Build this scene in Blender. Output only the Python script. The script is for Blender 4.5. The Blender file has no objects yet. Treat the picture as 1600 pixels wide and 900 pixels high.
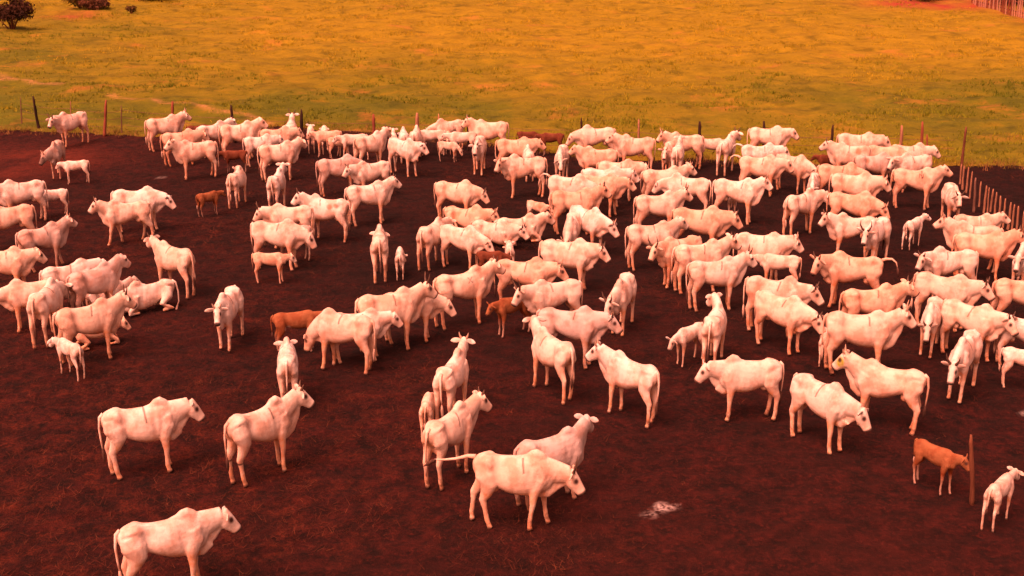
import bpy, bmesh, math, random
import numpy as np
from mathutils import Vector, Matrix, noise as mnoise

R = math.radians
scene = bpy.context.scene
C = scene.collection
random.seed(7); RNG = np.random.default_rng(7)

# ------------------------------------------------------------------ camera
CAM_H, PITCH = 12.56, 19.0
cam = bpy.data.cameras.new("camera"); cam_ob = bpy.data.objects.new("camera", cam); C.objects.link(cam_ob)
cam.sensor_width = 36.0; cam.lens = 36.0 * 1960 / 1600
cam.clip_start = 0.1; cam.clip_end = 6000
cam_ob.location = (0, 0, CAM_H); cam_ob.rotation_euler = (R(90 - PITCH), 0, 0)
scene.camera = cam_ob

# ------------------------------------------------------------------ light
SUN_EL, SUN_AZ = 60.0, 222.0           # azimuth clockwise from +Y (behind the camera, a little to its left)
world = bpy.data.worlds.new("World"); scene.world = world; world.use_nodes = True
wt = world.node_tree; bg = wt.nodes["Background"]
sky = wt.nodes.new("ShaderNodeTexSky"); sky.sky_type = 'NISHITA'; sky.sun_disc = False
sky.sun_elevation = R(SUN_EL); sky.sun_rotation = R(SUN_AZ)
sky.air_density = 1.0; sky.dust_density = 6.0; sky.ozone_density = 0.5
tint = wt.nodes.new("ShaderNodeMix"); tint.data_type = 'RGBA'; tint.blend_type = 'MULTIPLY'
tint.inputs[0].default_value = 1.0; tint.inputs[7].default_value = (1.0, 0.325, 0.185, 1)
wt.links.new(sky.outputs[0], tint.inputs[6]); wt.links.new(tint.outputs[2], bg.inputs[0])
bg.inputs[1].default_value = 0.15
sl = bpy.data.lights.new("sun", 'SUN'); sl.energy = 2.3; sl.angle = R(45); sl.color = (1.0, 0.46, 0.385)
so = bpy.data.objects.new("sun", sl); C.objects.link(so)
sd = Vector((math.sin(R(SUN_AZ)) * math.cos(R(SUN_EL)), math.cos(R(SUN_AZ)) * math.cos(R(SUN_EL)), math.sin(R(SUN_EL))))
so.rotation_euler = sd.to_track_quat('Z', 'Y').to_euler(); so.location = (-30, -30, 60)
vs = scene.view_settings
vs.view_transform = 'Standard'; vs.look = 'None'; vs.gamma = 1.0; vs.exposure = 1.12; vs.use_curve_mapping = False
scene.cycles.max_bounces = 4; scene.cycles.diffuse_bounces = 2; scene.cycles.use_denoising = True

# ------------------------------------------------------------------ data
HERD = [
(-20.12,56.64,235,1.03,'W','L',10,2,'s','white cow with spread horns standing alone against the wire fence'),
(-18.74,50.64,278,0.98,'G','D',-55,1,'s','grey cow with a dark face on bare red soil, suckling a calf'),
(-17.62,49.47,198,0.67,'W','L',0,0,'s','white calf suckling the dark-faced grey cow'),
(-17.65,43.83,206,1.03,'W','L',0,0,'s',"white cow with a calf behind its tail, at the picture's edge"),
(-16.88,44.66,201,0.69,'W','L',0,0,'s','small white calf tucked behind the rump of a white cow'),
(-16.86,40.53,207,1.03,'C','L',0,1,'s','cream cow at the picture edge with only its hindquarters in frame'),
(-15.00,38.31,41,1.00,'G','U',0,1,'w','greyish cow walking alone with a dark shadow painted on its flank'),
(-13.17,42.62,363,1.05,'W','D',0,0,'s',"white humped cow reaching its lowered head past a walking cow's tail"),
(-13.14,41.27,201,1.00,'C','U',0,1,'w','cream cow walking in front of the humped cow with lowered head'),
(-15.21,35.70,358,1.03,'C','L',30,0,'s','cream cow cut by the picture edge, pale face with dark muzzle looking out'),
(-15.64,55.65,31,1.03,'C','U',0,2,'s','cream horned cow outermost of the herd along the back fence'),
(-14.19,56.11,19,0.73,'R','L',0,0,'s','brown calf hidden between two cows at the back fence'),
(-14.18,52.71,25,1.01,'T','L',0,1,'s','tan cow standing behind a big pale cow with a left-facing head'),
(-13.15,54.41,44,0.98,'W','U',0,1,'s','white cow peeping out between tan cow and dark fence post'),
(-12.94,50.40,205,1.07,'C','U',12,1,'s','big pale cow with heavy dewlap standing in front of a tan cow'),
(-11.88,53.76,20,1.07,'C','U',0,0,'s','large cream cow, hornless head raised, below the dark crooked post'),
(-11.58,51.33,189,0.67,'R','L',0,0,'s','dark brown calf under the belly of a large cream cow'),
(-9.78,54.75,96,1.03,'W','U',0,2,'s','white horned cow seen from behind beside a thick dark post'),
(-10.21,53.66,13,0.95,'T','L',0,0,'s','tan cow mostly hidden behind two white ones near the dark post'),
(-10.76,52.57,17,0.88,'W','L',0,0,'s','white young cow with pale rump behind the cow with swollen udder'),
(-9.50,49.99,23,1.06,'C','U',15,1,'s','pale cow with orange belly and head turned from the camera'),
(-9.01,55.34,99,0.80,'W','L',0,0,'s','white calf rump just beside the thick dark post'),
(-8.36,55.20,101,0.80,'W','D',0,0,'s',"white calf rump showing above a tan calf's back"),
(-8.11,54.24,189,0.80,'T','L',0,0,'s','tan calf standing before two white calf rumps'),
(-7.54,53.90,8,0.67,'T','D',0,0,'s','small tan calf nose to nose with a white calf'),
(-6.89,53.66,189,0.80,'W','L',0,0,'w','white calf lifting a foreleg next to the tan calves'),
(-5.98,51.94,42,1.03,'C','U',15,1,'s','cream cow seen from behind with long tail and raised head'),
(-5.15,53.59,94,0.82,'W','U',0,0,'s','slim white calf with both ears out, facing the back fence'),
(-4.68,53.51,97,0.91,'W','D',0,0,'s','white rump between a slim calf and another rump by the fence'),
(-4.20,53.85,86,0.91,'W','D',0,0,'s','white round rump below a pale weathered fence post'),
(-4.49,50.92,317,1.03,'W','L',20,0,'s','white stocky cow facing out of the crowd, head swung sideways'),
(-3.56,54.56,184,0.78,'W','L',0,0,'s','white calf standing beside the pale weathered fence post'),
(-2.84,54.96,271,0.65,'T','D',0,0,'s','small tan and white calf under a cow at the back fence'),
(-2.85,55.71,203,0.93,'C','D',0,0,'s','cream cow with head down right against the fence wires'),
(-2.74,53.32,345,0.63,'C','G',0,0,'s','pale blotchy calf with its head low in the gap before the herd'),
(-2.18,53.97,184,0.82,'W','L',0,0,'s','white calf half hidden behind a cow facing the camera'),
(-1.36,51.30,265,1.01,'W','L',0,1,'s','white cow facing the camera with a dark muzzle and dark eye'),
(-0.98,54.46,184,1.05,'C','U',0,1,'s','broad cream cow standing sideways at the very back of the herd'),
(0.13,51.18,355,1.03,'T','L',0,0,'s','tan cow before a brown calf at the edge of the pasture'),
(0.72,55.31,-1,0.63,'R','D',0,0,'s','reddish brown calf beyond a tan cow at the pasture edge'),
(1.75,54.51,180,0.71,'R','L',0,0,'s','red calf standing apart on the pasture side'),
(0.67,50.27,94,0.89,'W','D',0,0,'s','white rump between a tan cow and the cow with one long horn'),
(0.49,47.35,189,1.08,'C','L',35,2,'s','cream cow with long horns staring out from the middle gap'),
(2.00,49.86,260,0.98,'W','D',15,0,'s','white cow facing the camera with dark eye spot and bowed head'),
(2.09,44.59,339,1.03,'W','D',10,1,'t','white cow lifting its tail in an arc behind a cream cow'),
(3.63,53.23,186,1.03,'C','D',0,0,'s','cream humped cow with lowered head beneath a thin dark post'),
(3.48,49.57,180,0.99,'T','U',-10,0,'s','pinkish tan cow with neck stretched up toward a white face'),
(5.13,51.28,180,1.05,'C','U',0,0,'s','cream cow with hanging tail between the back fence and the packed group'),
(4.06,46.92,351,1.03,'C','L',0,0,'s','cream cow hindmost of three packed side by side'),
(3.45,45.78,351,1.03,'W','L',0,1,'s','white cow sandwiched in the middle of three packed cows'),
(3.24,44.67,344,1.05,'T','L',0,2,'s','tan cow with slanting horns, front one of three packed together'),
(2.18,42.36,-1,1.08,'T','U',0,1,'s','orange-tinted cow with raised muzzle in front of the arched tail'),
(5.68,45.88,8,1.03,'C','U',0,1,'s','cream cow with a curved crease on its side, head to the fence'),
(6.81,50.37,78,0.98,'W','U',0,0,'s','white cow from behind, in front of a horned cow by the fence'),
(7.28,52.05,180,1.03,'C','U',15,2,'s','cream cow with spread horns and ears standing along the fence'),
(6.46,50.91,255,0.91,'C','L',0,2,'s','horned cow face peering over a white rump'),
(8.50,52.54,-1,0.82,'C','L',0,0,'s',"cream young cow nosing a horned cow's side at the fence"),
(8.93,51.29,64,1.03,'W','U',-20,2,'s','white horned cow seen from behind before an open dark gap'),
(10.98,53.09,-10,1.05,'C','L',0,0,'s','cream hornless cow highest in the picture of those beside the green verge'),
(10.09,50.08,-11,1.01,'W','L',0,0,'t',"white cow with looped tail behind another white cow's back"),
(9.62,47.59,-11,1.06,'C','L',0,0,'t','cream cow with tail held out level from its rump'),
(11.02,48.08,312,1.00,'C','D',0,0,'s',"cream humped cow lowering its muzzle onto a neighbour's back"),
(8.07,43.74,340,1.09,'W','U',0,2,'s','large white horned cow standing at the edge of the central dark gap'),
(8.09,44.51,78,0.63,'W','D',0,0,'s','white calf from behind, between a horned cow and a long-backed cow'),
(5.04,42.04,5,1.03,'C','U',0,2,'s','cream cow with upright horns in front of a white rump'),
(6.41,44.50,160,1.03,'W','D',0,0,'s',"white cow whose hindquarters stick out behind a horned cow's head"),
(6.16,39.78,345,1.11,'T','L',0,1,'s','large tan long-backed cow below the white calf rump'),
(4.43,38.34,5,1.05,'C','U',20,0,'s','cream cow whose head is hidden behind the large tan cow'),
(5.14,36.82,210,1.03,'T','L',20,3,'s','tan cow facing the camera with lyre horns and a white face'),
(5.67,36.19,13,1.03,'C','U',0,1,'s','cream humped cow with its rump behind a white cow in the dense middle'),
(5.88,34.56,10,1.06,'W','U',0,2,'s','white cow with one dark horn tip, front of the dense middle group'),
(7.69,37.06,340,1.05,'C','L',12,1,'s','cream cow with a dark crease on its back above a spotted calf'),
(8.11,36.24,165,0.80,'C','L',0,0,'s',"cream calf with small udder bump standing under a cow's chin"),
(7.25,32.66,333,1.07,'C','L',0,1,'s','cream cow with orange hindquarters and rounded horn bud'),
(7.18,31.44,312,1.05,'C','D',10,1,'s','cream cow with jutting hip bones and head hung low'),
(8.19,30.55,75,0.61,'C','D',0,0,'s','pale calf legs showing beneath the cow with its head hung low'),
(10.07,42.23,37,1.03,'C','L',-45,0,'s','cream cow from behind with its switch swung across the rump'),
(11.36,45.98,252,0.84,'W','D',10,0,'s','white young cow with bowed face beside the tail-switching cow'),
(13.72,49.83,172,1.03,'C','U',0,1,'s','cream cow before a thin dark post, back to the spotted grey one'),
(13.05,50.50,166,0.65,'R','L',0,0,'s','brown calf in the shade under a cream cow by the fence'),
(14.50,51.65,340,1.07,'C','L',0,0,'s','cream cow farthest back in the tight cluster by the leaning posts'),
(15.18,50.02,335,0.98,'T','D',0,0,'s','tan cow with only its head and neck showing behind the cluster'),
(16.23,50.19,-8,0.98,'C','L',0,0,'s','cream humped cow beside the two reddish leaning posts'),
(15.79,48.21,195,1.00,'W','L',15,0,'s','white cow with a staring white face above a long tan back'),
(15.08,45.66,-16,1.05,'T','U',0,0,'s','tan cow with an N brand on its back, head raised by the stakes'),
(14.25,48.42,4,0.98,'G','D',0,0,'s','spotted grey cow wedged in the middle of the fence cluster'),
(12.43,46.41,-15,1.03,'T','D',0,0,'s','tan cow in the cluster resting its chin over a cream back'),
(12.49,44.59,339,1.08,'C','L',10,1,'s','cream cow with rounded barrel in the middle of the cluster'),
(11.82,42.11,338,1.06,'T','D',-15,1,'s','tan cow with a dark ear at the near side of the cluster'),
(11.17,39.45,180,0.99,'C','U',10,1,'s','cream cow turning its small horned head outward behind a lyre-horned one'),
(11.73,38.77,233,1.03,'W','L',10,3,'s','white cow with tall lyre horns staring at the camera'),
(13.56,40.70,48,0.71,'W','U',-35,0,'s','white calf standing alone in a dark gap with its head up'),
(15.76,43.57,264,0.98,'W','L',0,2,'s','white horned cow facing the camera beside the wooden stakes'),
(15.40,40.13,-16,0.88,'C','U',0,0,'s','cream young cow resting beside the line of stakes'),
(16.00,41.21,69,0.51,'W','D',0,0,'s',"tiny bright white calf peeping over a cow's back by the stakes"),
(14.70,38.22,166,1.06,'C','U',0,1,'s','cream cow with raised muzzle in front of a resting young cow'),
(14.58,37.22,-11,1.07,'T','U',0,1,'s','tan cow with a dark crease crossing in front of a cream one'),
(15.47,36.20,239,0.98,'W','L',0,0,'s',"white cow face with dark muzzle at the picture's edge"),
(13.09,35.63,186,1.03,'W','L',30,1,'s','white cow glancing at the camera with a dark eye patch'),
(9.94,34.72,166,1.09,'T','L',45,1,'t','tan cow with tail tip curled out and pale face to the camera'),
(9.75,32.13,8,1.03,'T','U',0,2,'s','tan bony cow with raised horned head before the curled tail'),
(8.82,29.74,-11,1.13,'C','U',0,2,'s',"large cream cow, head high and horn upright, over a calf's legs"),
(12.06,33.08,326,1.05,'C','L',0,2,'s','cream cow with a single upright horn and dark back crease'),
(12.03,34.10,193,0.73,'T','L',0,0,'s',"tan calf face with ears out behind a cream cow's rump"),
(12.02,30.80,311,1.05,'C','L',0,1,'s','cream cow with a pleated dewlap pressing beside a white face'),
(11.16,31.27,244,0.95,'W','D',10,1,'s','white narrow-faced cow beside a cow with a pleated dewlap'),
(11.05,28.41,236,1.03,'W','D',0,2,'s','white horned cow bowing its head in front of the right group'),
(14.18,32.89,-3,1.03,'T','L',0,0,'s',"tan rump with a long tail at the picture's edge"),
(13.26,30.18,-22,0.93,'W','L',0,0,'s',"white rump at the picture's edge above a small calf"),
(12.69,28.74,-22,0.73,'W','L',0,0,'s',"small white calf rump low at the picture's edge"),
(8.65,26.53,154,1.07,'C','U',0,1,'s','cream cow with a yellow-green smear on its cheek'),
(6.90,25.64,305,1.05,'W','D',20,0,'s','white cow with lowered face crossing before the smeared-cheek cow'),
(5.53,27.05,183,1.01,'W','L',0,0,'s','white cow standing with head stretched forward near a suckling calf'),
(5.26,30.47,70,0.98,'W','U',45,0,'s','white cow from behind turning its head over its shoulder, calf beside'),
(4.60,30.45,223,0.71,'W','D',0,0,'s',"white calf hanging its head against a cow's hind legs"),
(2.80,27.06,134,1.03,'W','U',25,1,'s','white bony cow looking away with its rump toward the camera'),
(0.98,28.50,122,1.03,'W','U',-20,0,'s','white thin cow with hollow flanks looking up toward the herd'),
(-1.40,27.05,73,1.03,'W','U',5,1,'s','white cow from behind with two short horns and both ears out'),
(-1.94,26.17,88,0.63,'C','D',-30,0,'s','small calf with a brown-stained rump behind a long-tailed cow'),
(-1.33,24.02,57,1.03,'C','U',-20,1,'s','cream cow with long dark tail switch turning its face sideways'),
(0.78,23.00,28,1.03,'G','U',35,0,'s','grey-shaded cow behind the walking one, ears spread, looking away'),
(0.06,22.00,355,1.07,'C','D',0,2,'v','cream horned cow walking with its tail stretched out straight'),
(-7.88,24.28,20,1.05,'W','L',0,0,'s','white hornless cow standing sideways on open ground, all legs visible'),
(-5.34,24.15,44,1.06,'W','U',-15,1,'s','white cow with a dark band on its hind leg and head up'),
(-6.16,19.62,22,1.02,'W','L',0,0,'s','white hornless cow nearest the camera, feet cut by the lower edge'),
(8.81,23.51,307,0.69,'B','L',10,0,'s','brown calf standing beside a rough stake in the open'),
(9.63,22.10,48,0.69,'W','L',-5,0,'s','white calf seen from behind with drooping ears in the lower corner'),
(-11.17,44.70,44,0.63,'B','L',0,0,'s','dull brown calf in open ground touching noses with a pale cow'),
(-10.41,46.19,81,0.93,'W','L',55,0,'s','slim pale cow from behind, head turned back toward a brown calf'),
(-8.77,45.56,85,0.95,'W','U',-8,0,'s','white cow from behind with a streaked tail, facing the orange-bellied cow'),
(-4.29,30.02,163,1.05,'C','G',0,0,'s','cream cow lowering its head out of sight beside a brown calf'),
(-5.74,31.26,15,0.80,'B','L',0,0,'s',"brown calf with a white flank patch behind a cow's rump"),
(-4.03,30.64,10,0.93,'W','L',0,0,'s','white cow hidden behind a cream rump, only its back showing'),
(-3.28,31.33,20,1.10,'C','U',0,2,'s','large cream cow with an upright horn and prominent hump'),
(-2.78,32.00,11,0.99,'C','D',-10,0,'s',"cream cow whose muzzle pokes out under a larger cow's neck"),
(-5.39,27.89,99,1.00,'W','D',0,0,'s','white cow straight from behind, head down, ears showing either side'),
(-7.65,31.79,264,1.01,'W','L',10,1,'s','white cow with black muzzle and ears walking straight at the camera'),
(-10.17,35.96,146,1.03,'C','U',-15,1,'s','cream cow standing alone with head raised, rump to the camera'),
(-11.94,33.89,50,1.03,'G','U',0,0,'s','grey cow with arched hump among the resting group'),
(-12.86,34.51,35,0.98,'W','L',0,0,'s',"white cow half hidden behind a grey cow's rump"),
(-12.67,32.14,86,1.03,'W','D',0,0,'s',"white cow from behind hiding another cow's neck"),
(-13.38,32.98,204,0.95,'C','D',0,0,'s','cream cow stretching its nose out past a white rump'),
(-11.06,30.63,32,1.07,'C','U',0,2,'s','cream horned cow standing over a tan calf'),
(-11.29,31.69,25,0.82,'T','L',0,0,'x',"tan calf lying beneath a horned cow's belly"),
(-11.85,34.66,29,0.84,'W','U',0,0,'x','white young cow lying with a tan head between two standing cows'),
(-10.56,34.47,217,1.01,'W','D',0,1,'x','white cow lying with folded hind leg next to a horned head'),
(-11.22,29.55,139,0.67,'W','L',20,0,'s','white calf with one dark knee standing before a tan lying calf'),
(-6.78,47.67,23,1.03,'G','D',0,0,'s','greyish cow with drooping tail behind a cow with turned head'),
(-5.42,47.23,212,0.98,'W','L',5,1,'s',"white cow gazing sideways past a greyish cow's belly"),
(-5.16,43.55,22,1.03,'W','U',0,1,'s','white upright cow standing clear with hump and short horns'),
(-6.34,41.50,167,1.05,'W','U',25,1,'s','white cow with two brown stains on its flank, looking sideways'),
(-7.49,40.77,188,1.00,'C','L',0,2,'s','cream horned cow with a dark shadow painted on its flank'),
(-7.51,38.39,351,1.06,'W','D',0,0,'s','white cow with lowered head behind a mottled young cow'),
(-7.16,39.13,200,0.82,'G','D',0,0,'s','mottled grey young cow nuzzling a tan and white calf'),
(-7.49,36.98,356,0.69,'T','L',20,0,'s','tan calf with a white head standing before a mottled young cow'),
(-4.15,37.58,94,1.03,'W','D',0,0,'s','white cow seen straight from behind with swinging tail, calf close by'),
(-3.53,37.58,93,0.63,'W','G',-40,0,'s','small white calf from behind with one ear out, beside a cow'),
(-2.55,38.68,64,0.98,'C','L',-20,0,'s',"cream thin cow from behind nosing another cow's flank"),
(-1.62,38.33,327,0.98,'W','D',10,0,'s','white cow with bent neck in front of a lying cow'),
(-1.62,42.49,342,1.07,'T','L',0,1,'x','large tan cow lying with a foreleg folded forward'),
(0.23,41.37,10,1.03,'C','U',0,0,'x','cream cow lying with raised muzzle at the end of a resting row'),
(-0.62,40.88,336,1.01,'C','L',0,1,'x','cream cow face squeezed between two lying cows'),
(0.92,43.46,319,0.61,'T','L',0,0,'s','small tan and white calf before an orange-tinted cow'),
(-2.02,43.83,345,1.03,'C','D',0,1,'s','cream cow with rounded back, low head and dark eye'),
(1.96,39.49,261,0.98,'W','G',-10,2,'s','white horned cow with lowered forehead amid turned backs'),
(2.50,40.16,309,1.03,'W','D',25,1,'s','white cow with curved back and one ear out'),
(1.67,36.34,342,1.06,'C','L',0,1,'s','cream cow with spread dewlap beneath a lowered horned head'),
(0.32,34.63,351,1.03,'T','L',0,2,'s','orange-tinted cow with two pointed horns behind a larger head'),
(-1.40,33.30,28,1.09,'C','U',0,1,'s','cream cow with an X shaped mark, head against a tinted cow'),
(-0.08,38.27,92,0.63,'W','D',0,0,'s','bright white calf rump behind two horned heads'),
(-0.64,37.46,1,0.61,'R','D',0,0,'s','dark brown calf glimpsed behind a raised cow head'),
(1.16,32.69,201,1.01,'C','L',5,3,'s','cream cow with black lyre horns above a red calf'),
(0.00,32.54,212,0.75,'B','L',10,0,'s','red calf facing out below the lyre-horned cow'),
(1.48,30.29,347,1.07,'G','L',0,1,'s','greyish long-backed cow behind a thin cow looking up'),
(3.08,32.89,251,1.03,'W','D',-20,2,'s','white cow facing the camera with slanted horn, head tilted down'),
]

BACK_POSTS = [(-24.18,61.10,1.40,0.115,0.030,'g'), (-23.00,60.18,1.63,-0.078,0.070,'d'), (-21.29,59.73,1.46,0.137,0.030,'t'), (-19.37,58.70,1.71,0.241,0.080,'r'), (-18.72,59.29,1.33,0.135,0.030,'g'), (-16.07,58.27,1.73,0.153,0.080,'r'), (-12.87,57.29,1.74,-0.052,0.075,'d'), (-9.62,56.48,1.69,0.063,0.080,'d'), (-6.31,56.21,1.53,0.026,0.080,'r'), (-4.22,55.95,1.64,-0.018,0.100,'t'), (-3.30,55.68,1.64,0.002,0.050,'t'), (-1.96,55.42,1.63,-0.010,0.050,'d'), (3.10,54.65,1.67,-0.030,0.060,'d'), (5.61,54.15,1.71,-0.084,0.050,'t'), (8.22,53.66,1.70,-0.083,0.080,'d'), (11.00,53.42,1.77,-0.116,0.080,'d'), (13.84,53.18,1.66,-0.055,0.070,'d'), (16.74,52.94,1.68,-0.060,0.080,'t'), (17.64,52.82,1.87,-0.171,0.070,'r'), (17.89,52.82,1.31,-0.142,0.050,'r'), (19.34,52.70,1.67,-0.005,0.060,'b')]
STAKES = [(18.17,49.47,0.82,-0.044,0.040,'t'), (17.99,48.64,0.94,-0.034,0.045,'t'), (17.97,48.14,1.01,-0.019,0.040,'t'), (17.28,45.30,1.28,-0.058,0.055,'g'), (17.58,45.12,1.03,-0.031,0.045,'t'), (17.88,45.30,0.86,0.012,0.040,'t'), (17.74,43.99,0.94,-0.049,0.045,'t'), (17.57,43.16,1.06,-0.045,0.040,'t'), (17.66,42.92,0.99,-0.037,0.045,'t'), (17.84,42.59,0.94,-0.055,0.045,'t'), (17.82,41.96,0.93,-0.056,0.045,'t'), (17.66,40.83,1.06,-0.078,0.045,'t'), (17.63,40.03,1.07,-0.061,0.045,'t'), (17.73,46.03,0.95,-0.043,0.035,'t'), (17.72,45.12,0.96,-0.047,0.030,'t'), (17.73,44.42,0.97,-0.028,0.040,'t'), (17.74,42.76,0.96,-0.035,0.040,'t'), (17.76,47.16,1.07,-0.028,0.035,'t')]
EDGE = [(-41.62,62.05), (-29.98,61.10), (-24.78,59.88), (-20.96,59.58), (-16.80,58.99), (-12.98,59.73), (-11.05,61.10), (-6.18,59.73), (-1.48,57.02), (2.01,55.16), (5.64,54.15), (13.81,52.94), (18.71,52.70), (24.55,52.23), (35.04,51.54)]


# ------------------------------------------------------------------ helpers
def tag(o, label=None, cat=None, group=None, kind=None):
    for k, v in (('label', label), ('category', cat), ('group', group), ('kind', kind)):
        if v: o[k] = v
    return o

def empty(name, loc=(0, 0, 0), rz=0.0):
    o = bpy.data.objects.new(name, None); C.objects.link(o)
    o.location = loc; o.rotation_euler = (0, 0, rz); o.empty_display_size = 0.3
    return o

def mesh_obj(name, verts, faces, mat, parent=None, smooth=True, attrs=None):
    me = bpy.data.meshes.new(name); me.from_pydata([tuple(v) for v in verts], [], faces)
    if smooth: me.polygons.foreach_set('use_smooth', [True] * len(me.polygons))
    for an, av in (attrs or {}).items():
        me.attributes.new(an, 'FLOAT', 'POINT').data.foreach_set('value', np.asarray(av, dtype=np.float32))
    me.update(); me.materials.append(mat)
    o = bpy.data.objects.new(name, me); C.objects.link(o)
    if parent: o.parent = parent
    return o

class MB:
    def __init__(s): s.v = []; s.f = []; s.a = []
    def add(s, v, f, a=0.0):
        n = len(s.v); s.v += [tuple(p) for p in v]; s.f += [tuple(i + n for i in q) for q in f]
        s.a += [a] * len(v)
    def ring_loft(s, rings, a=0.0):
        n = len(rings[0]); v = [p for r in rings for p in r]; f = []
        for i in range(len(rings) - 1):
            for j in range(n):
                k = (j + 1) % n
                f.append((i * n + j, i * n + k, (i + 1) * n + k, (i + 1) * n + j))
        v.append(np.mean(rings[0], axis=0)); v.append(np.mean(rings[-1], axis=0))
        c0, c1 = len(v) - 2, len(v) - 1; m = (len(rings) - 1) * n
        for j in range(n):
            k = (j + 1) % n
            f.append((c0, k, j)); f.append((c1, m + j, m + k))
        s.add(v, f, a)
    def tube(s, pts, rad, side=(0, 1, 0), n=10, a=0.0):
        pts = [np.array(p, float) for p in pts]; side = np.array(side, float); rings = []
        for i, p in enumerate(pts):
            t = pts[min(i + 1, len(pts) - 1)] - pts[max(i - 1, 0)]; t /= max(np.linalg.norm(t), 1e-6)
            w = side - t * np.dot(side, t); w /= max(np.linalg.norm(w), 1e-6)
            u = np.cross(t, w); r = rad[i]; rw, ru = r if isinstance(r, tuple) else (r, r)
            rings.append([p + w * rw * math.cos(q) + u * ru * math.sin(q) for q in np.arange(n) * 2 * math.pi / n])
        s.ring_loft(rings, a)
    def ellipsoid(s, c, r, n=12, m=8, rot=0.0, a=0.0):
        c = np.array(c, float); rings = []; cr, sr = math.cos(rot), math.sin(rot)
        for i in range(1, m):
            q = math.pi * i / m; rr = []
            for j in range(n):
                t = 2 * math.pi * j / n
                x, y, z = r[0] * math.cos(q), r[1] * math.sin(q) * math.cos(t), r[2] * math.sin(q) * math.sin(t)
                rr.append(c + np.array((x * cr - z * sr, y, x * sr + z * cr)))
            rings.append(rr)
        s.ring_loft(rings, a)

# ------------------------------------------------------------------ node helpers
class NT:
    def __init__(s, name):
        s.m = bpy.data.materials.new(name); s.m.use_nodes = True; s.t = s.m.node_tree
        s.b = s.t.nodes["Principled BSDF"]; s.b.inputs['Roughness'].default_value = 0.85
        s.b.inputs['Specular IOR Level'].default_value = 0.2
    def n(s, typ, **kw):
        o = s.t.nodes.new(typ)
        for k, v in kw.items(): setattr(o, k, v)
        return o
    def l(s, a, b): s.t.links.new(a, b)
    def coord(s, which='Object'): return s.n("ShaderNodeTexCoord").outputs[which]
    def mapping(s, v, scale):
        m = s.n("ShaderNodeMapping"); s.l(v, m.inputs[0]); m.inputs['Scale'].default_value = scale; return m.outputs[0]
    def noise(s, v, scale, detail=4, rough=0.55):
        o = s.n("ShaderNodeTexNoise"); s.l(v, o.inputs['Vector'])
        o.inputs['Scale'].default_value = scale; o.inputs['Detail'].default_value = detail; o.inputs['Roughness'].default_value = rough
        return o.outputs[0]
    def ramp(s, f, stops):
        o = s.n("ShaderNodeValToRGB"); s.l(f, o.inputs[0]); e = o.color_ramp.elements
        while len(e) < len(stops): e.new(0.5)
        for i, (p, c) in enumerate(stops):
            e[i].position = p; e[i].color = (*c, 1) if isinstance(c, tuple) else (c, c, c, 1)
        return o.outputs[0]
    def mix(s, f, a, b, blend='MIX'):
        o = s.n("ShaderNodeMix", data_type='RGBA', blend_type=blend)
        for sock, val in ((o.inputs[0], f), (o.inputs[6], a), (o.inputs[7], b)):
            if hasattr(val, 'links'): s.l(val, sock)
            elif isinstance(val, tuple): sock.default_value = (*val, 1)
            else: sock.default_value = val
        return o.outputs[2]
    def math(s, op, a, b=0.0):
        o = s.n("ShaderNodeMath", operation=op); o.use_clamp = False
        for i, val in enumerate((a, b)):
            if hasattr(val, 'links'): s.l(val, o.inputs[i])
            else: o.inputs[i].default_value = val
        return o.outputs[0]
    def attr(s, name):
        return s.n("ShaderNodeAttribute", attribute_name=name).outputs['Fac']
    def bump(s, h, strength, dist=0.02):
        o = s.n("ShaderNodeBump"); s.l(h, o.inputs['Height']); o.inputs['Strength'].default_value = strength
        o.inputs['Distance'].default_value = dist; s.l(o.outputs[0], s.b.inputs['Normal'])
    def out(s, col, rough=None):
        if hasattr(col, 'links'): s.l(col, s.b.inputs['Base Color'])
        else: s.b.inputs['Base Color'].default_value = (*col, 1)
        if rough is not None: s.b.inputs['Roughness'].default_value = rough
        return s.m

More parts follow.
